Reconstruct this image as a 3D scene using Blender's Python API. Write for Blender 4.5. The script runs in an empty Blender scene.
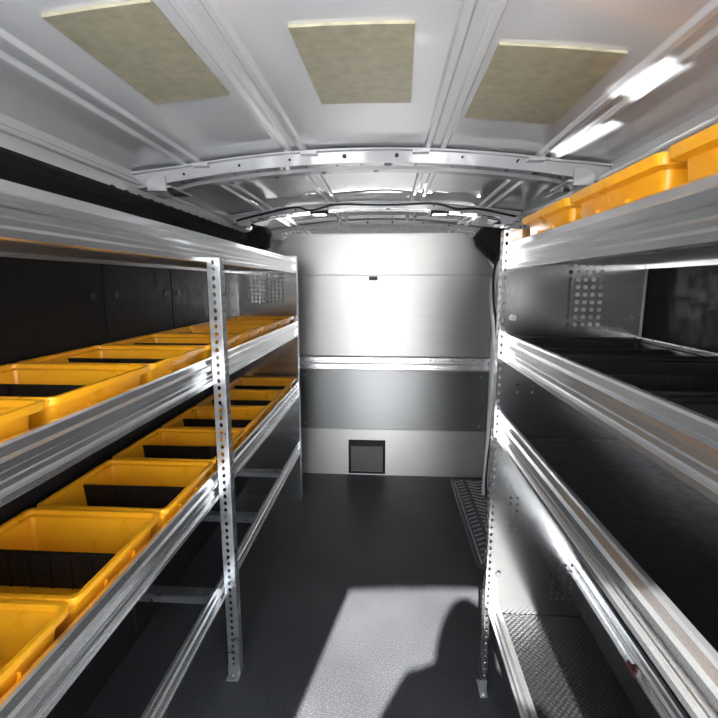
import bpy, math, random, bmesh
from mathutils import Vector
random.seed(3)
scene = bpy.context.scene
COL = scene.collection

# ---------------------------------------------------------------- materials
def newmat(name):
    m = bpy.data.materials.new(name); m.use_nodes = True
    nt = m.node_tree; b = nt.nodes['Principled BSDF']
    return m, nt, b
def N(nt, t, **kw):
    n = nt.nodes.new(t)
    for k, v in kw.items():
        if k in n.inputs: n.inputs[k].default_value = v
        else: setattr(n, k, v)
    return n
def mat(name, col, metal=0.0, rough=0.5, scale=(1,1,1), nscale=20, var=0.15, rvar=0.1, bump=0.0, bscale=None, coat=0.0, spec=0.5, aniso=0.0, arot=0.0, detail=5, bdist=.002):
    m, nt, b = newmat(name)
    L = nt.links.new
    tc = N(nt, 'ShaderNodeTexCoord'); mp = N(nt, 'ShaderNodeMapping'); mp.inputs['Scale'].default_value = scale
    L(tc.outputs['Object'], mp.inputs['Vector'])
    no = N(nt, 'ShaderNodeTexNoise'); no.inputs['Scale'].default_value = nscale; no.inputs['Detail'].default_value = detail
    L(mp.outputs[0], no.inputs['Vector'])
    mr = N(nt, 'ShaderNodeMapRange'); mr.inputs[1].default_value = .3; mr.inputs[2].default_value = .7
    mr.inputs[3].default_value = 1-var; mr.inputs[4].default_value = 1+var
    L(no.outputs['Fac'], mr.inputs[0])
    mx = N(nt, 'ShaderNodeVectorMath'); mx.operation = 'SCALE'; mx.inputs[0].default_value = col[:3]
    L(mr.outputs[0], mx.inputs['Scale']); L(mx.outputs[0], b.inputs['Base Color'])
    r2 = N(nt, 'ShaderNodeMapRange'); r2.inputs[1].default_value = .3; r2.inputs[2].default_value = .7
    r2.inputs[3].default_value = max(0.02, rough-rvar); r2.inputs[4].default_value = min(1, rough+rvar)
    L(no.outputs['Fac'], r2.inputs[0]); L(r2.outputs[0], b.inputs['Roughness'])
    b.inputs['Metallic'].default_value = metal
    b.inputs['Specular IOR Level'].default_value = spec
    b.inputs['Coat Weight'].default_value = coat
    b.inputs['Coat Roughness'].default_value = .03
    if aniso:
        tg = N(nt, 'ShaderNodeTangent'); tg.direction_type='RADIAL'; tg.axis='Z'
        L(tg.outputs[0], b.inputs['Tangent']); b.inputs['Anisotropic'].default_value = aniso
        b.inputs['Anisotropic Rotation'].default_value = arot
    if bump > 0:
        n2 = no
        if bscale:
            n2 = N(nt, 'ShaderNodeTexNoise'); n2.inputs['Scale'].default_value = bscale; n2.inputs['Detail'].default_value = 3
            L(tc.outputs['Object'], n2.inputs['Vector'])
        bp = N(nt, 'ShaderNodeBump'); bp.inputs['Strength'].default_value = bump; bp.inputs['Distance'].default_value = bdist
        L(n2.outputs['Fac'], bp.inputs['Height']); L(bp.outputs[0], b.inputs['Normal'])
    return m

M_rail  = mat('extruded_aluminium_rail', (.88,.885,.89), .95, .26, (1,.3,1), 3, .03, .01)
M_galv  = mat('galvanised_steel', (.46,.48,.50), .95, .34, (1,1,1), 25, .12, .08)
M_sheet = mat('aluminium_sheet', (.45,.45,.445), .95, .42, (1,1,30), 4, .04, .03, aniso=.72, arot=.25)
M_sheetd= mat('aluminium_sheet_dark_reflection', (.22,.225,.23), .95, .37, (2,2,40), 4, .04, .03, aniso=.75, arot=.25)  # same sheet, base colour darkened to imitate a dark reflection in the middle band
M_deck  = mat('galvanised_deck', (.45,.455,.46), 1, .4, (1,1,1), 4, .05, .05)
M_polish= mat('polished_aluminium_panel', (.68,.685,.69), 1, .17, (1,1,1), 2, .02, .02)
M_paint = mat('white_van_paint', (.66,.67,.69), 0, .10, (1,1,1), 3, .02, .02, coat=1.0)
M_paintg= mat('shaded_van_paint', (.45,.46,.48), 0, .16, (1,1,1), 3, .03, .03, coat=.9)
M_patch = mat('stiffener_patch', (.46,.43,.31), .3, .42, (1,1,1), 35, .13, .05, detail=2)
M_black = mat('black_panel', (.010,.010,.011), 0, .55, (1,1,1), 30, .3, .08, .15, 400, spec=.3)
M_rub   = mat('black_rubber', (.010,.010,.011), 0, .5, (1,1,1), 40, .25, .1, spec=.35)
M_pad   = mat('black_matt_padding', (.010,.010,.011), 0, .75, (1,1,1), 40, .25, .1, spec=.25)
M_yel   = mat('yellow_plastic', (1.0,.45,.016), 0, .30, (1,1,1), 15, .03, .04)
M_blkpl = mat('black_plastic', (.007,.007,.008), 0, .45, (1,1,1), 30, .2, .06, spec=.35)
M_fast  = mat('dark_grey_fastener', (.02,.02,.022), 0, .35, (1,1,1), 30, .1, .06)
M_sill  = mat('grey_step_plastic', (.07,.075,.08), 0, .35, (1,1,1), 30, .15, .08)
M_sillt = mat('worn_step_tread', (.40,.41,.42), .3, .35, (1,1,1), 30, .15, .08)
M_hatch = mat('grey_hatch_door', (.13,.132,.135), 0, .45, (1,1,1), 20, .1, .05)
M_conc  = mat('pale_concrete', (.42,.41,.39), 0, .8, (1,1,1), 3, .12, .05)
M_red   = mat('dark_red_plastic', (.06,.012,.01), 0, .4, (1,1,1), 30, .1, .05)
M_skin  = mat('skin', (.55,.32,.22), 0, .5, (1,1,1), 20, .05, .05)
M_cloth = mat('dark_cloth', (.03,.04,.06), 0, .85, (1,1,1), 60, .2, .05)
M_hair  = mat('dark_hair', (.02,.014,.01), 0, .6, (1,1,1), 60, .2, .05)

def floor_mat():
    m, nt, b = newmat('floor_rubber'); L = nt.links.new
    tc = N(nt, 'ShaderNodeTexCoord')
    v = N(nt, 'ShaderNodeTexVoronoi'); v.inputs['Scale'].default_value = 240
    n = N(nt, 'ShaderNodeTexNoise'); n.inputs['Scale'].default_value = 2.2; n.inputs['Detail'].default_value = 6
    n3 = N(nt, 'ShaderNodeTexNoise'); n3.inputs['Scale'].default_value = 220; n3.inputs['Detail'].default_value = 3
    for x in (v, n, n3): L(tc.outputs['Object'], x.inputs['Vector'])
    cr = N(nt, 'ShaderNodeValToRGB')
    cr.color_ramp.elements[0].position = .3; cr.color_ramp.elements[0].color = (.029,.030,.033,1)
    cr.color_ramp.elements[1].position = .75; cr.color_ramp.elements[1].color = (.053,.055,.059,1)
    L(n.outputs['Fac'], cr.inputs[0])
    cr2 = N(nt, 'ShaderNodeValToRGB')
    cr2.color_ramp.elements[0].position = .40; cr2.color_ramp.elements[0].color = (.50,.50,.50,1)
    cr2.color_ramp.elements[1].position = .62; cr2.color_ramp.elements[1].color = (1.65,1.65,1.65,1)
    L(n3.outputs['Fac'], cr2.inputs[0])
    mx = N(nt, 'ShaderNodeMix', data_type='RGBA', blend_type='MULTIPLY'); mx.inputs[0].default_value = 1
    L(cr.outputs[0], mx.inputs[6]); L(cr2.outputs[0], mx.inputs[7]); L(mx.outputs[2], b.inputs['Base Color'])
    b.inputs['Roughness'].default_value = .46
    b.inputs['Specular IOR Level'].default_value = .38
    bp = N(nt, 'ShaderNodeBump'); bp.inputs['Strength'].default_value = .5; bp.inputs['Distance'].default_value = .0011
    L(v.outputs['Distance'], bp.inputs['Height']); L(bp.outputs[0], b.inputs['Normal'])
    return m
M_floor = floor_mat()
def stud_mat():
    m, nt, b = newmat('studded_rubber'); L = nt.links.new
    tc = N(nt, 'ShaderNodeTexCoord'); v = N(nt, 'ShaderNodeTexVoronoi'); v.inputs['Scale'].default_value = 80
    v.inputs['Randomness'].default_value = 0.0
    mp = N(nt, 'ShaderNodeMapping'); mp.inputs['Rotation'].default_value = (0,0,.785)
    L(tc.outputs['Object'], mp.inputs[0]); L(mp.outputs[0], v.inputs['Vector'])
    cr = N(nt, 'ShaderNodeValToRGB')
    cr.color_ramp.elements[0].position = .25; cr.color_ramp.elements[0].color = (.022,.022,.023,1)
    cr.color_ramp.elements[1].position = .5; cr.color_ramp.elements[1].color = (.004,.004,.004,1)
    L(v.outputs['Distance'], cr.inputs[0]); L(cr.outputs[0], b.inputs['Base Color'])
    b.inputs['Roughness'].default_value = .35
    bp = N(nt, 'ShaderNodeBump'); bp.invert = True; bp.inputs['Strength'].default_value = .9; bp.inputs['Distance'].default_value = .003
    L(v.outputs['Distance'], bp.inputs['Height']); L(bp.outputs[0], b.inputs['Normal'])
    return m
M_stud = stud_mat()
def emis(name, col, s):
    m, nt, b = newmat(name)
    b.inputs['Base Color'].default_value = (*col, 1)
    b.inputs['Emission Color'].default_value = (*col, 1); b.inputs['Emission Strength'].default_value = s
    return m
M_lamp = emis('lamp_lens', (1, .98, .94), 6)

# ---------------------------------------------------------------- mesh builder
class MB:
    def __init__(s): s.v=[]; s.f=[]; s.m=[]
    def add(s, vs, fs, mi=0):
        o=len(s.v); s.v += [tuple(p) for p in vs]
        for f in fs: s.f.append([i+o for i in f]); s.m.append(mi)
    def box(s, x0,x1,y0,y1,z0,z1, mi=0):
        s.add([(x0,y0,z0),(x1,y0,z0),(x1,y1,z0),(x0,y1,z0),(x0,y0,z1),(x1,y0,z1),(x1,y1,z1),(x0,y1,z1)],
              [(0,3,2,1),(4,5,6,7),(0,1,5,4),(1,2,6,5),(2,3,7,6),(3,0,4,7)], mi)
    def prism(s, pts, a0, a1, axis='y', mi=0, caps=True):
        def P(p, a):
            if axis=='y': return (p[0], a, p[1])
            if axis=='x': return (a, p[0], p[1])
            return (p[0], p[1], a)
        n=len(pts); vs=[P(p,a0) for p in pts]+[P(p,a1) for p in pts]
        fs=[(i,(i+1)%n,n+(i+1)%n,n+i) for i in range(n)]
        if caps: fs += [tuple(range(n-1,-1,-1)), tuple(range(n,2*n))]
        s.add(vs, fs, mi)
    def loft(s, rings, mi=0, capa=True, capb=True):
        n=len(rings[0]); vs=[p for r in rings for p in r]; fs=[]
        for k in range(len(rings)-1):
            for i in range(n):
                fs.append((k*n+i, k*n+(i+1)%n, (k+1)*n+(i+1)%n, (k+1)*n+i))
        if capa: fs.append(tuple(range(n-1,-1,-1)))
        if capb: fs.append(tuple(range((len(rings)-1)*n, len(rings)*n)))
        s.add(vs, fs, mi)
    def cyl(s, c, d, r, h, n=16, mi=0, r2=None):
        d=Vector(d).normalized(); u=d.orthogonal().normalized(); w=d.cross(u); c=Vector(c)
        r2 = r if r2 is None else r2
        R=[[c+d*a+(u*math.cos(t*2*math.pi/n)+w*math.sin(t*2*math.pi/n))*rr for t in range(n)] for a,rr in ((0,r),(h,r2))]
        s.loft(R, mi)
    def perf(s, o, u, v, nu, nv, cu, cv, ru, rv, t, mi=0):
        o=Vector(o); u=Vector(u).normalized(); v=Vector(v).normalized(); n=u.cross(v)
        O8=[(-1,-1),(0,-1),(1,-1),(1,0),(1,1),(0,1),(-1,1),(-1,0)]
        I8=[(math.cos(a),math.sin(a)) for a in [math.radians(225+45*k) for k in range(8)]]
        for i in range(nu):
            for j in range(nv):
                c=o+u*(cu*(i+.5))+v*(cv*(j+.5)); vs=[]
                for off in (0,t):
                    vs += [c+u*(p[0]*cu/2)+v*(p[1]*cv/2)+n*off for p in O8]
                    vs += [c+u*(p[0]*ru)+v*(p[1]*rv)+n*off for p in I8]
                fs=[]
                for k in range(8):
                    k2=(k+1)%8
                    fs.append((k,8+k,8+k2,k2)); fs.append((16+k,16+k2,24+k2,24+k)); fs.append((8+k,24+k,24+k2,8+k2))
                s.add(vs, fs, mi)
        W=u*(cu*nu); H=v*(cv*nv); T=n*t
        q=[o,o+W,o+W+H,o+H]; vs=q+[p+T for p in q]
        s.add(vs,[(0,1,5,4),(1,2,6,5),(2,3,7,6),(3,0,4,7)],mi)
    def build(s, name, mats, parent=None, bevel=0, smooth=False, seg=1):
        me=bpy.data.meshes.new(name); org=Vector(parent.location) if parent else Vector((0,0,0))
        me.from_pydata([tuple(Vector(p)-org) for p in s.v], [], s.f)
        if not isinstance(mats,(list,tuple)): mats=[mats]
        for m in mats: me.materials.append(m)
        for p,i in zip(me.polygons, s.m): p.material_index=i; p.use_smooth=smooth
        me.update()
        bm=bmesh.new(); bm.from_mesh(me); bmesh.ops.recalc_face_normals(bm, faces=bm.faces); bm.to_mesh(me); bm.free()
        ob=bpy.data.objects.new(name, me); COL.objects.link(ob)
        if parent: ob.parent=parent
        if bevel:
            b=ob.modifiers.new('bevel','BEVEL'); b.width=bevel; b.segments=seg; b.limit_method='ANGLE'; b.angle_limit=math.radians(35)
        if smooth:
            e=ob.modifiers.new('edge','EDGE_SPLIT'); e.split_angle=math.radians(38)
        return ob
def thing(name, loc, label, cat, group=None):
    e=bpy.data.objects.new(name, None); e.location=loc; e.empty_display_size=.1; COL.objects.link(e)
    e['label']=label; e['category']=cat
    if group: e['group']=group
    return e
def top(ob, label, cat, kind=None, group=None):
    ob['label']=label; ob['category']=cat
    if kind: ob['kind']=kind
    if group: ob['group']=group
    return ob
def struct(ob, label, cat): return top(ob, label, cat, 'structure')
def rrect(hx, hy, r, z, cx=0, cy=0, n=4):
    out=[]
    for sx,sy,a0 in ((1,1,0),(-1,1,90),(-1,-1,180),(1,-1,270)):
        for k in range(n+1):
            a=math.radians(a0+90*k/n)
            out.append((cx+sx*(hx-r)+r*math.cos(a)*1, cy+sy*(hy-r)+r*math.sin(a), z))
    return out
def knob(parent, name, c, d, r, h, m, n=10):
    b=MB(); b.cyl(c,d,r,h,n); return b.build(name,[m],parent)

# ---------------------------------------------------------------- van shell
XL, XR = -.985, .80
YB, YP = -.60, 3.15
CX = -.09
def zroof(x): return 1.886 - .078*((x-CX)/.85)**2
b=MB(); b.box(XL-.03,XR+.03,YB,4.8,-.04,0)
struct(b.build('floor',[M_floor]), 'black speckled rubber van cargo floor', 'floor')
prof=[]
beads=[-.64,-.25,.25,.64]
grid=[-.93+i*.031 for i in range(61)]
pts=set()
for o in beads:
    for d in (-.040,-.034,-.018,-.012,.012,.018,.034,.040): pts.add(round(o+d,4))
for g in grid:
    if all(abs(g-o)>.05 for o in beads): pts.add(round(g,4))
for g in sorted(pts):
    z=zroof(CX+g)
    for o in beads:
        if .015<abs(g-o)<=.036: z-=.010
    prof.append((CX+g,z))
topp=[(p[0],zroof(p[0])+.03) for p in reversed(prof)]
b=MB()
b.prism(prof+topp, YB, 4.8, 'y', caps=False)
struct(b.build('ceiling',[M_paint],bevel=.0015), 'glossy white painted ribbed metal van roof', 'ceiling')
b=MB(); b.box(XL-.03,XL,YB,4.8,0,1.83)
struct(b.build('wall_left',[M_black]), 'black lined side wall of the van', 'wall')
b=MB(); b.box(XR,XR+.03,YB,4.8,0,1.83)
struct(b.build('wall_right',[M_black]), 'black lined side wall of the van', 'wall')
b=MB(); b.box(XL-.03,XR+.03,4.78,4.81,-.04,1.0); b.box(XL-.03,XR+.03,4.78,4.81,1.5,1.95)  # unseen dark wall added to cut the daylight behind the partition
struct(b.build('wall_front',[M_black]), 'added dark wall cutting daylight at the cab front, with windscreen opening', 'wall')

tn=[0]
def trim(b, mats, label, bevel=0, smooth=False, seg=1):
    tn[0]+=1
    return struct(b.build('trim_%d'%tn[0], mats, bevel=bevel, smooth=smooth, seg=seg), label, 'trim')
for (y0,y1) in ((-.58,.55),(.556,1.495),(1.505,1.98),(1.988,2.74)):
    b=MB(); b.box(XL,XL+.010,y0,y1,.05,1.625)
    b.cyl((XL+.010,y1-.06,1.36),(1,0,0),.012,.004,16,1); b.cyl((XL+.010,y0+.06,1.36),(1,0,0),.012,.004,16,1)
    trim(b,[M_black,M_fast],'black side liner panel with round fasteners',bevel=.004)
for (y0,y1) in ((-.58,.8),(.805,2.0),(2.01,3.0)):
    b=MB(); b.box(XR-.008,XR,y0,y1,.05,1.625); b.cyl((XR-.011,y1-.05,1.36),(1,0,0),.010,.003)
    trim(b,[M_black],'black side liner panel with round fasteners',bevel=.002)
for sx,xw in ((1,XL),(-1,XR)):
    b=MB(); xx=xw+sx*.045
    lo,hi=min(xx,xx-sx*.002),max(xx,xx-sx*.002)
    b.box(lo,hi,YB,1.5,1.70,1.745)
    b.perf((xx,1.5,1.70),(0,1,0),(0,0,1),19,1,.085,.045,.024,.011,.002)
    b.box(lo,hi,YB,3.115,1.745,1.82)
    b.box(min(xw,xx),max(xw,xx),YB,3.115,1.695,1.70)
    trim(b,[M_paint],'white painted upper side rail with slots')
    b=MB(); b.box(min(xx,xx+sx*.025),max(xx,xx+sx*.025),YB,3.1,1.762,1.776)
    trim(b,[M_paint],'white painted folded seam along the roof edge',bevel=.004)
b=MB()
b.prism([(XL,1.615),(XL+.060,1.618),(XL+.085,1.64),(XL+.092,1.675),(XL+.085,1.705),(XL+.062,1.722),(XL+.046,1.728),(XL+.046,1.70),(XL,1.70)],YB,2.90,'y')
trim(b,[M_pad],'black padded cover along the upper side wall',bevel=.006,seg=2)
b=MB(); b.prism([(.60,1.50),(.66,1.44),(.79,1.44),(.79,1.62),(.66,1.62)],1.0,1.54,'z')  # white block added behind the end panel so its holes look bright
trim(b,[M_paint],'added white block that brightens the holes of the perforated end panel',bevel=.006,seg=2)

def bow(y0, w, drop, label):
    b=MB(); S=40; rings=[]
    xs=[XL+.03+(XR-XL-.06)*i/S for i in range(S+1)]
    for x in xs:
        e=min(1,(min(x-XL,XR-x))/.22); ww=w*(1+.45*(1-e)); z=zroof(x)-.004; d=drop+ .010*(1-e)
        P=[(-.5*ww-.022,-.004),(-.5*ww-.022,-.010),(-.5*ww,-.010),(-.42*ww,-d),(-.14*ww,-d),(-.09*ww,-d+.014),(.09*ww,-d+.014),(.14*ww,-d),(.42*ww,-d),(.5*ww,-.010),(.5*ww+.022,-.010),(.5*ww+.022,-.004)]
        rings.append([(x,y0+p[0],z+p[1]) for p in P])
    b.loft(rings)
    R=random.Random(5)
    for i in range(17):
        x=CX-.80+i*.10+R.uniform(-.02,.02); z=zroof(x)-.004-drop
        b.cyl((x,y0-.27*w,z+.0005),(0,0,-1),R.choice((.006,.010,.015)),.002,14,1)
        if i%2==0: b.cyl((x+.05,y0+.28*w,z),(0,0,-1),.010,.002,12,1)
        if i%2==1: b.cyl((x+.03,y0-.455*w,z+.5*drop),(0,-.92,-.4),R.choice((.005,.008)),.004,12,1)
    for i in (2,6,10,14):
        x=CX-.80+i*.10; z=zroof(x)-.012
        b.box(x-.03,x+.03,y0-.5*w-.03,y0-.5*w+.004,z-.012,z)
    for sx in (1,-1):
        xe = XL+.12 if sx==1 else XR-.12
        z=zroof(xe)-.045
        b.box(xe-.05,xe+.05,y0-.5*w,y0+.5*w,z-.02,z-.012)
        b.box(xe-.035,xe+.035,y0-.58*w,y0-.50*w,z-.035,z+.02)
        for dy in (-.3*w,.3*w): b.cyl((xe,y0+dy,z-.02),(0,0,-1),.012,.004,12,1)
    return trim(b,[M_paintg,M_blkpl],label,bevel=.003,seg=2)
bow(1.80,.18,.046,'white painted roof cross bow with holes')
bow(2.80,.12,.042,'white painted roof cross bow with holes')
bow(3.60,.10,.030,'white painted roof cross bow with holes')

def patch(x0,x1,y0,y1,skew=0):
    b=MB(); K=8; vs=[];fs=[]
    for dz in (.0060,.0005):
        for j,y in enumerate((y0,y1)):
            for i in range(K+1):
                x=x0+(x1-x0)*i/K+ (skew if j else 0)
                vs.append((x,y,zroof(x)-dz))
    n=K+1
    for i in range(K):
        fs.append((i,i+1,n+i+1,n+i))
        fs.append((2*n+i,i,i+1,2*n+i+1)[::-1]); fs.append((n+i,n+i+1,3*n+i+1,3*n+i))
    fs.append((0,n,3*n,2*n)); fs.append((K,n+K,3*n+K,2*n+K))
    b.add(vs,fs)
    o=b.build('roof_damping_patch',[M_patch])
    return top(o,'rectangular mottled beige-grey damping patch stuck to the roof','patch',group='damping patches on the roof')
patch(-.60,-.405,.82,1.20); patch(-.195,.045,.93,1.30,.01); patch(.215,.465,1.0,1.40)

# ---------------------------------------------------------------- partition
P=thing('partition',(-.08,YP,0),'brushed aluminium bulkhead partition with horizontal folds and a low hatch','partition')
b=MB()
outline=[(-.88,0),(.72,0),(.72,1.47),(.70,1.52),(.55,1.71),(.50,1.74),(-.67,1.74),(-.72,1.71),(-.87,1.52),(-.88,1.47)]
b.prism(outline, YP+.006, YP+.012, 'y')
b.build('back_sheet',[M_sheet],P)
b=MB()
b.prism([(-.87,1.462),(.71,1.462),(.708,1.475),(.69,1.52),(.545,1.705),(.50,1.735),(-.665,1.735),(-.71,1.705),(-.86,1.52),(-.87,1.475)],YP,YP+.006,'y')
b.build('top_panel',[M_sheet],P,bevel=.002)
b=MB(); b.box(-.87,.71,YP-.003,YP+.006,.895,1.458); b.build('upper_panel',[M_sheet],P,bevel=.002)
b=MB(); b.prism([(YP+.006,.79),(YP-.012,.80),(YP-.012,.835),(YP-.002,.845),(YP-.002,.855),(YP-.02,.862),(YP-.02,.885),(YP+.006,.893)],-.87,.71,'x')
b.build('reinforcing_rib',[M_rail],P,bevel=.001)
b=MB(); b.box(-.87,.71,YP,YP+.006,.352,.786); b.build('middle_panel',[M_sheetd],P,bevel=.002)
hx0,hx1,hz0,hz1=-.275,-.015,.02,.265
b=MB(); b.box(-.87,hx0,YP-.004,YP+.006,0,.348); b.box(hx1,.71,YP-.004,YP+.006,0,.348); b.box(hx0,hx1,YP-.004,YP+.006,hz1,.348); b.box(hx0,hx1,YP-.004,YP+.006,0,hz0)
b.build('lower_panel',[M_sheet],P)
b=MB()
for a in ((hx0-.006,hx0+.012,hz0-.01,hz1+.006),(hx1-.012,hx1+.006,hz0-.01,hz1+.006),(hx0,hx1,hz1-.01,hz1+.006),(hx0,hx1,hz0-.01,hz0+.006)):
    b.box(a[0],a[1],YP-.010,YP-.004,a[2],a[3])
b.build('hatch_frame',[M_blkpl],P,bevel=.002)
b=MB(); b.box(hx0+.012,hx1-.012,YP-.001,YP+.005,hz0+.006,hz1-.045); b.build('hatch_door',[M_hatch],P,bevel=.002)
b=MB(); b.box(hx0+.012,hx1-.012,YP-.001,YP+.005,hz1-.045,hz1-.01); b.build('hatch_slot',[M_blkpl],P)
b=MB(); b.box(-.135,-.075,YP-.008,YP-.003,1.425,1.452); b.build('name_plate',[M_blkpl],P,bevel=.002)
for z in (.05,.30,.39,.75,.93,1.2,1.42):
    for x in (-.6,.66): knob(P,'screw',(x,YP-.003,z),(0,-1,0),.008,.004,M_galv)
for i in range(9):
    knob(P,'screw',(-.6+i*.15,YP-.02,.873),(0,-1,0),.006,.003,M_fast,8)
b=MB(); b.box(.712,.724,YP-.02,YP+.02,0,1.5); b.build('edge_seal',[M_rub],P,bevel=.003)

b=MB(); b.prism([(.695,3.06),(.715,2.97),(.785,2.86),(.799,2.86),(.799,3.12),(.705,3.12)],.03,1.60,'z')
trim(b,[M_paint],'white painted door pillar beside the partition',bevel=.006,seg=2)
def catmull(p,n=8):
    P=[Vector(q) for q in p]; P=[P[0]*2-P[1]]+P+[P[-1]*2-P[-2]]; out=[]
    for i in range(1,len(P)-2):
        for k in range(n):
            t=k/n; a,b_,c,d=P[i-1:i+3]
            out.append(.5*((2*b_)+(c-a)*t+(2*a-5*b_+4*c-d)*t*t+(3*b_-a-3*c+d)*t**3))
    out.append(P[-2]); return out
def tube(name, pts, r, m, label=None, cat=None):
    C=catmull(pts); b=MB(); R=[]; u=None
    for i,c in enumerate(C):
        d=(C[min(i+1,len(C)-1)]-C[max(i-1,0)]).normalized()
        if u is None: u=d.orthogonal().normalized()
        u=(u-d*u.dot(d)).normalized(); w=d.cross(u)
        R.append([c+(u*math.cos(t*math.pi/4)+w*math.sin(t*math.pi/4))*r for t in range(8)])
    b.loft(R); o=b.build(name,[m],smooth=True)
    if label: o['label']=label; o['category']=cat
    return o
tube('door_cable',[(.74,2.80,1.72),(.70,2.80,1.66),(.655,2.80,1.56),(.635,2.80,1.46),(.640,2.80,1.30),(.668,2.80,1.12),(.675,2.80,.9),(.668,2.80,.5),(.650,2.80,.2),(.655,2.80,.02)],.007,M_blkpl,'black cable running down the door pillar','cable')
tube('door_seal',[(.77,2.84,1.70),(.74,2.84,1.62),(.68,2.84,1.52),(.645,2.84,1.40),(.650,2.84,1.25),(.668,2.84,1.10),(.672,2.84,.8),(.664,2.84,.4),(.652,2.84,.02)],.020,M_paint,'curved white door aperture edge beside the partition','door frame')
tube('wiring_harness',[(-.90,2.70,1.77),(-.80,2.68,1.79),(-.55,2.66,1.835),(-.45,2.675,1.82),(-.30,2.67,1.85),(0,2.67,1.845),(.25,2.67,1.85),(.38,2.67,1.82),(.50,2.68,1.82),(.72,2.70,1.78)],.006,M_blkpl,'thin black wiring loom along the roof bow','cable')
for x in (-.42,.30):
    T=thing('interior_lamp',(x,2.70,zroof(x)-.06),'small bright LED interior lamp under the roof bow','lamp',group='interior lamps under the roof bow')
    z=zroof(x)-.046
    b=MB(); b.box(x-.055,x+.055,2.765,2.835,z-.014,z); b.build('lamp_housing',[M_blkpl],T,bevel=.003)
    b=MB(); b.box(x-.038,x+.038,2.775,2.82,z-.018,z-.012); b.build('lens',[M_lamp],T,bevel=.002)
def lump(name, pts, y0, y1, m, label, cat):
    cx=sum(p[0] for p in pts)/len(pts); cz=sum(p[1] for p in pts)/len(pts); b=MB(); R=[]
    for y,k in ((y0,.6),(y0+.03,.92),((y0+y1)/2,1),(y1-.02,.95),(y1,.8)):
        R.append([(cx+(p[0]-cx)*k,y,cz+(p[1]-cz)*k) for p in pts])
    b.loft(R); o=b.build(name,[m],bevel=.01,seg=3); return top(o,label,cat)
lump('pillar_cover',[(-.975,1.60),(-.86,1.58),(-.80,1.64),(-.78,1.72),(-.81,1.775),(-.88,1.785),(-.90,1.74),(-.975,1.73)],2.93,3.13,M_pad,'black moulded pillar cover beside the partition','trim cover')
lump('pillar_cover',[(.79,1.54),(.70,1.52),(.62,1.60),(.57,1.65),(.55,1.71),(.60,1.765),(.70,1.755),(.79,1.73)],2.93,3.13,M_pad,'black moulded pillar cover beside the partition','trim cover')

S=thing('door_step_plate',(.62,2.57,0),'dark grey step plate with chevron tread at the side door','step plate')
b=MB(); b.loft([rrect(.165,.53,.05,0,.625,2.58),rrect(.165,.53,.05,.004,.625,2.58),rrect(.158,.523,.045,.007,.625,2.58),rrect(.148,.513,.04,.003,.625,2.58)])
b.build('plate',[M_sill],S)
b=MB()
for i in range(21):
    y=2.12+i*.046
    for sx,x0 in ((1,.50),(-1,.63),(1,.63)):
        x1=x0+.05 if sx==1 and x0<.6 else (x0-.055 if sx==-1 else x0+.055)
        xa,xb=min(x0,x1),max(x0,x1); ya,yb=(y,y+.03) if sx==1 else (y+.03,y)
        b.prism([(xa,ya),(xb,yb),(xb,yb+.012),(xa,ya+.012)],.003,.0085,'z')
b.build('tread',[M_sillt],S)
b=MB(); b.box(.483,.490,2.10,3.06,.003,.012); b.build('edge_strip',[M_sillt],S,bevel=.001)
b=MB(); b.box(.75,.757,2.10,3.06,.003,.012); b.build('edge_strip',[M_sillt],S,bevel=.001)

# ---------------------------------------------------------------- shelving
RP=[(0,0),(.020,0),(.027,.003),(.027,.015),(.019,.018),(.017,.021),(.017,.030),(.019,.032),(.017,.034),(.017,.045),(.019,.048),(.026,.051),(.026,.064),(.019,.068),(.014,.082),(.010,.086),(0,.086)]
def rail(parent, xin, s, z0, y0, y1, H=.086, name='front_rail', m=None):
    b=MB(); k=H/.086
    b.prism([(xin+s*p[0], z0+p[1]*k) for p in RP], y0, y1, 'y')
    return b.build(name,[m or M_rail],parent,bevel=.0006,seg=2)
def upright(parent, x, s, y, z0, z1, wx=.028, name='upright', m=None, r=(.0062,.0080)):
    n=int((z1-z0)/.025); b=MB()
    b.perf((x if s>0 else x-wx, y, z0),(1,0,0),(0,0,1),1,n,wx,.025,r[0],r[1],.0022)
    b.perf((x+s*wx,y,z0),(0,1,0),(0,0,1),2,n,.018,.025,.0052,.0080,.0022)
    return b.build(name,[m or M_galv],parent)
def foot(parent,x,s,y,w=.036):
    x0,x1=(x-.002,x+w) if s>0 else (x-.024,x+.002); xm=(x0+x1)/2
    b=MB(); b.box(x0,x1,y-.030,y+.04,0,.004); b.box(x0,x1,y-.003,y,.004,.04)
    b.cyl((xm,y-.015,.004),(0,0,1),.009,.007,6); b.cyl((xm,y-.015,.011),(0,0,1),.005,.008,10)
    b.build('foot',[M_deck],parent)

LU=thing('shelving_unit',(-.75,1.34,0),'long aluminium van shelving unit filled with rows of yellow bins','shelving')
LY0,LY1=-.10,2.78
for z0,H in ((1.465,.09),(1.075,.088),(.683,.086)):
    rail(LU,-.590,1,z0,LY0,LY1,H)
    rail(LU,-.935,-1,z0,LY0,LY1,H,'back_rail')
    b=MB(); b.box(-.936,-.589,LY0,LY1,z0+.012,z0+.018); b.build('shelf_deck',[M_deck],LU)
rail(LU,-.590,1,.305,LY0,LY1,.058,'lower_rail'); rail(LU,-.935,-1,.305,LY0,LY1,.058,'lower_rail')
for y in (.60,1.36,1.90,2.40):
    b=MB(); b.box(-.936,-.589,y,y+.045,.325,.330); b.box(-.936,-.589,y,y+.004,.30,.328); b.box(-.936,-.589,y+.041,y+.045,.30,.328)
    for i in range(6): b.cyl((-.90+i*.05,y+.022,.330),(0,0,1),.006,.002,10)
    b.build('cross_bar',[M_galv],LU)
upright(LU,-.562,1,1.385,0.005,1.50,.038); foot(LU,-.562,1,1.385,.042)
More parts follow.
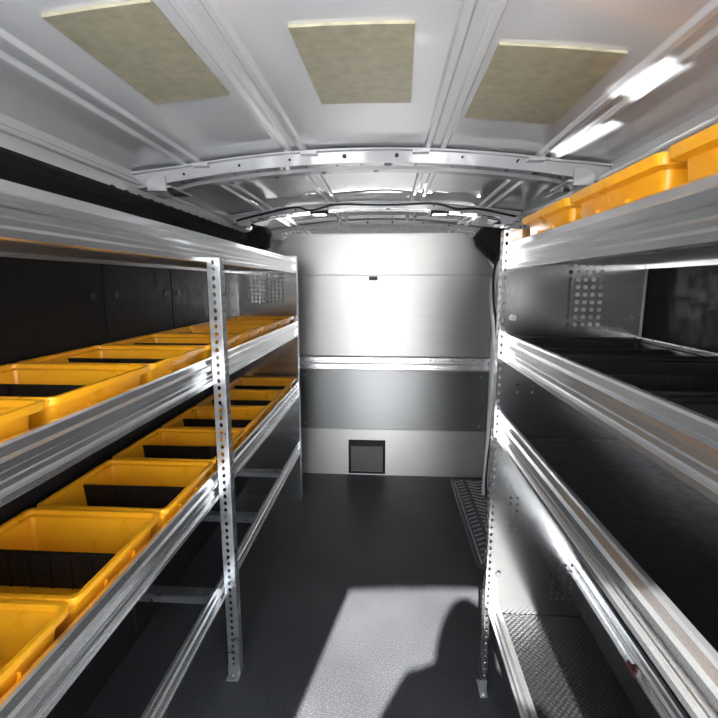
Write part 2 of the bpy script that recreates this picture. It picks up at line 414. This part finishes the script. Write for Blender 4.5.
def end_panel(parent,x0,x1,y,z0,z1,m,holes):
    b=MB(); zc=z0
    for (hx,hz,nu,nv,p,r) in sorted(holes,key=lambda h:h[1]):
        b.box(x0,x1,y,y+.002,zc,hz); top_=hz+nv*p
        b.box(x0,hx,y,y+.002,hz,top_); b.box(hx+nu*p,x1,y,y+.002,hz,top_)
        b.perf((hx,y,hz),(1,0,0),(0,0,1),nu,nv,p,p,r,r,-.002)
        zc=top_
    b.box(x0,x1,y,y+.002,zc,z1)
    return b.build('end_panel',[m],parent)
end_panel(LU,-.935,-.562,LY1,0.0,1.57,M_polish,[(-.90,.45,4,8,.022,.006),(-.86,1.28,9,10,.024,.006),(-.90,.90,4,6,.022,.006)])
b=MB(); b.perf((-.560,LY1-.045,0.0),(0,1,0),(0,0,1),2,62,.022,.0253,.005,.006,.002); b.build('end_flange',[M_galv],LU)
end_panel(LU,-.935,-.545,LY0-.002,0.0,1.57,M_polish,[(-.86,1.28,9,10,.024,.006)])

RU=thing('shelving_unit',(.54,.65,0),'aluminium van shelving unit with black lined shelves by the side door','shelving')
RY0,RY1=-.10,1.376
for z0,H in ((1.443,.082),(1.165,.080),(.905,.080)):
    rail(RU,.380,-1,z0,RY0,RY1,H); rail(RU,.745,1,z0,RY0,RY1,H,'back_rail')
    b=MB(); b.box(.379,.746,RY0,RY1,z0+.012,z0+.018); b.build('shelf_deck',[M_deck],RU)
    if z0<1.4:
        b=MB(); b.box(.383,.742,RY0,RY1,z0+.018,z0+.021); b.build('shelf_liner',[M_rub],RU)
rail(RU,.380,-1,.287,RY0,RY1,.058,'lower_rail')
b=MB(); b.box(.379,.746,RY0,RY1,.295,.300); b.build('shelf_deck',[M_deck],RU)
b=MB(); b.box(.383,.745,RY0,RY1,.300,.304); b.build('shelf_liner',[M_stud],RU)
rail(RU,.655,-1,.425,RY0,RY1,.055,'lower_rail')
b=MB(); b.box(.655,.745,RY0,RY1,.425,.430); b.build('shelf_ledge',[M_black],RU)
b=MB(); b.box(.655,.659,RY0,RY1,.304,.425); b.build('back_board',[M_black],RU)
b=MB(); b.cyl((.628,1.02,.452),(-1,0,0),.010,.012,12); b.box(.612,.620,1.0,1.035,.444,.460); b.build('latch',[M_red],RU)
upright(RU,.354,-1,1.378,0.005,1.56,.018,m=M_polish,r=(.0045,.0065)); foot(RU,.354,-1,1.378)
end_panel(RU,.352,.745,1.378,.29,1.56,M_polish,[(.54,.36,4,7,.02,.005),(.39,.60,2,6,.022,.005),(.525,1.27,5,9,.022,.0070),(.39,1.06,3,2,.022,.005)])
for z in (.45,1.50,1.30):
    knob(RU,'bolt',(.375,1.376,z),(0,-1,0),.010,.005,M_galv,6); knob(RU,'bolt',(.72,1.376,z),(0,-1,0),.010,.005,M_galv,6)
for z in (.48,.70): knob(RU,'bolt',(.60,1.376,z),(0,-1,0),.007,.004,M_galv,6)
end_panel(RU,.345,.745,RY0-.002,0,1.56,M_polish,[(.40,1.275,8,8,.022,.006)])

# ---------------------------------------------------------------- bins
def make_bin_meshes():
    b=MB()
    b.loft([rrect(.156,.140,.012,0),rrect(.166,.150,.014,.092),rrect(.182,.1655,.018,.095),rrect(.184,.1675,.019,.107),rrect(.183,.1665,.018,.110),
            rrect(.174,.157,.014,.110),rrect(.172,.155,.013,.108),rrect(.171,.154,.013,.099),rrect(.162,.145,.012,.096),rrect(.153,.137,.010,.010),rrect(.150,.134,.008,.004)])
    b.box(.158,.170,-.055,.055,.030,.034); b.box(.160,.171,-.055,-.052,.030,.070); b.box(.160,.171,.052,.055,.030,.070)
    shell=b.build('bin_shell',[M_yel],smooth=True)
    b=MB(); b.prism([(-.152,.005),(.152,.005),(.161,.094),(-.161,.094)],-.002,.002,'y')
    for x in (-.15,-.1,-.05,0,.05,.1,.15): b.box(x-.002,x+.002,-.005,.005,.005,.088)
    b.box(-.160,.160,-.004,.004,.089,.094)
    div=b.build('divider',[M_blkpl])
    sm,dm=shell.data,div.data
    bpy.data.objects.remove(shell); bpy.data.objects.remove(div)
    return sm,dm
SM,DM=make_bin_meshes()
def put_bin(x,y,z,rz,group,label,divider=True,sm=None,nm='storage_bin'):
    e=thing(nm,(x,y,z),label,'bin',group); e.rotation_euler=(0,0,rz)
    o=bpy.data.objects.new('bin_shell',sm or SM); COL.objects.link(o); o.parent=e
    md=o.modifiers.new('edge','EDGE_SPLIT'); md.split_angle=math.radians(38)
    if divider:
        d=bpy.data.objects.new('divider',DM); COL.objects.link(d); d.parent=e; d['label']='black plastic cross divider'
    return e
for i in range(7):
    y=.38+.34*(i+.5)
    put_bin(-.765+random.uniform(-.003,.003),y,1.0932,random.uniform(-.004,.004),'yellow bins on the middle shelf','open yellow plastic storage bin with black divider on middle shelf')
    put_bin(-.765+random.uniform(-.003,.003),y,.7012,random.uniform(-.004,.004),'yellow bins on the lower shelf','open yellow plastic storage bin with black divider on lower shelf')
for i in range(3):
    y=1.372-.340*(i+.5)
    o=put_bin(.563,y,1.4612,math.pi,'yellow bins on the top shelf','yellow plastic storage bin on the top shelf by the door'); o.scale=(1,1,1.12)
SMB=SM.copy(); SMB.materials.clear(); SMB.materials.append(M_blkpl)
for i in range(3):
    y=1.37-.35*(i+.5)
    o=put_bin(.563,y,1.1862,math.pi,'black trays on the shelf','low black plastic storage tray with divider',True,SMB,'storage_tray'); o.scale=(1,1,.5)

# ---------------------------------------------------------------- outside and photographer
b=MB(); b.box(-6,6,-14,YB-.02,-.62,-.55)
o=b.build('ground',[M_conc]); struct(o,'sunlit pale concrete ground outside the open rear doors','ground')

def person():
    px,py=-.045,-.32
    e=thing('person',(px,py,0),'person in dark clothes standing in the rear opening holding a phone','person')
    J={ 'pel':(0,0,.82),'sp':(0,0,1.0),'ch':(0,.0,1.18),'nk':(0,.0,1.32),'hd':(0,.03,1.40),'hd2':(0,.03,1.50),
        'ls':(-.18,0,1.25),'le':(-.25,.04,1.03),'lw':(-.13,.16,1.08),
        'rs':(.18,0,1.25),'re':(.25,.04,1.03),'rw':(.13,.16,1.08),
        'lh':(-.09,0,.78),'lk':(-.10,.02,.44),'la':(-.10,-.01,.08),'lt':(-.11,.13,.03),
        'rh':(.09,0,.78),'rk':(.10,.02,.44),'ra':(.10,-.01,.08),'rt':(.11,.13,.03)}
    Rd={'pel':.17,'sp':.17,'ch':.18,'nk':.07,'hd':.075,'hd2':.075,'ls':.08,'le':.055,'lw':.03,'rs':.08,'re':.055,'rw':.03,
        'lh':.095,'lk':.06,'la':.04,'lt':.03,'rh':.095,'rk':.06,'ra':.04,'rt':.03}
    E=[('pel','sp'),('sp','ch'),('ch','nk'),('nk','hd'),('hd','hd2'),('ch','ls'),('ls','le'),('le','lw'),('ch','rs'),('rs','re'),('re','rw'),
       ('pel','lh'),('lh','lk'),('lk','la'),('la','lt'),('pel','rh'),('rh','rk'),('rk','ra'),('ra','rt')]
    for side,sx in (('l',-1),('r',1)):
        J[side+'p']=(sx*.105,.225,1.10); Rd[side+'p']=.024; E.append((side+'w',side+'p'))
        for k in range(4):
            a=side+'f%d'%k; c=side+'g%d'%k
            J[a]=(sx*(.098),.272-.004*k,1.135-.018*k); J[c]=(sx*.080,.282,1.140-.020*k); Rd[a]=.009; Rd[c]=.008
            E+= [(side+'p',a),(a,c)]
    names=list(J); idx={n:i for i,n in enumerate(names)}
    me=bpy.data.meshes.new('body'); me.from_pydata([J[n] for n in names],[(idx[a],idx[b_]) for a,b_ in E],[])
    ob=bpy.data.objects.new('body',me); COL.objects.link(ob); ob.parent=e
    md=ob.modifiers.new('skin','SKIN'); md.use_smooth_shade=True
    for i,n in enumerate(names):
        sv=me.skin_vertices[0].data[i]; sv.radius=(Rd[n],Rd[n]*(.75 if n in('pel','sp','ch') else 1)); sv.use_root=(n=='pel')
    s=ob.modifiers.new('sub','SUBSURF'); s.levels=2; s.render_levels=2
    me.materials.append(M_cloth)
    b=MB(); R=[]
    for z,rx,ry in ((1.34,.03,.035),(1.36,.052,.062),(1.41,.072,.085),(1.47,.080,.094),(1.53,.076,.090),(1.565,.05,.06),(1.575,.015,.02)):
        R.append([(px+rx*math.cos(a),py+.03+ry*math.sin(a),z) for a in [t*2*math.pi/20 for t in range(20)]])
    b.loft(R); b.cyl((px,py+.115,1.45),(0,1,-.3),.012,.018,10,0,.006)
    b.build('head',[M_skin],e,smooth=True)
    b=MB(); R=[]
    for z,rx,ry in ((1.28,.10,.06),(1.34,.12,.07),(1.42,.118,.08),(1.49,.105,.10),(1.54,.085,.095),(1.57,.06,.07),(1.59,.02,.03)):
        R.append([(px+rx*math.cos(a),py+.005+ry*math.sin(a),z) for a in [t*2*math.pi/20 for t in range(20)]])
    b.loft(R); b.build('hair',[M_hair],e,smooth=True)
    ph=MB(); ph.box(px-.072,px+.072,py+.285,py+.294,1.07,1.14)
    return e,ph
e,ph=person()
o=ph.build('phone',[M_blkpl],bevel=.003); top(o,'black phone held in both hands','phone')

# ---------------------------------------------------------------- light
sun=bpy.data.lights.new('sun','SUN'); sun.energy=54; sun.angle=math.radians(.8); sun.color=(1,.98,.95)
so=bpy.data.objects.new('sun',sun); COL.objects.link(so)
so.rotation_euler=Vector((.19,.98,-.738)).to_track_quat('-Z','Y').to_euler()
w=bpy.data.worlds.new('world'); scene.world=w; w.use_nodes=True
nt=w.node_tree; bg=nt.nodes['Background']
tc=nt.nodes.new('ShaderNodeTexCoord'); sp=nt.nodes.new('ShaderNodeSeparateXYZ'); cr=nt.nodes.new('ShaderNodeValToRGB')
nt.links.new(tc.outputs['Generated'],sp.inputs[0]); nt.links.new(sp.outputs['Z'],cr.inputs[0]); nt.links.new(cr.outputs[0],bg.inputs[0])
cr.color_ramp.elements[0].position=0; cr.color_ramp.elements[0].color=(1,.99,.97,1)
cr.color_ramp.elements[1].position=.7; cr.color_ramp.elements[1].color=(.74,.84,1,1)
bg.inputs[1].default_value=12.5
for (x,y,sx,sy,e_) in ((.585,1.50,.05,.30,.30),(.555,1.10,.06,.16,.16)):  # added lamps above the bins, standing in for sunlight reflected onto the roof
    a=bpy.data.lights.new('roof_glint','AREA'); a.shape='RECTANGLE'; a.size=sx; a.size_y=sy; a.energy=e_; a.spread=math.radians(14)
    ao=bpy.data.objects.new('roof_glint',a); COL.objects.link(ao); ao.location=(x,y,1.62); ao.rotation_euler=(math.pi,0,.1)

cam=bpy.data.cameras.new('cam'); cam.lens=448/718*36; cam.sensor_width=36; cam.clip_start=.02
co=bpy.data.objects.new('camera',cam); COL.objects.link(co); co.location=(0,0,1.40)
co.rotation_euler=(math.radians(80.5),0,math.radians(3.7))
scene.camera=co
scene.view_settings.view_transform='Standard'
scene.view_settings.look='None'
scene.view_settings.exposure=0.0
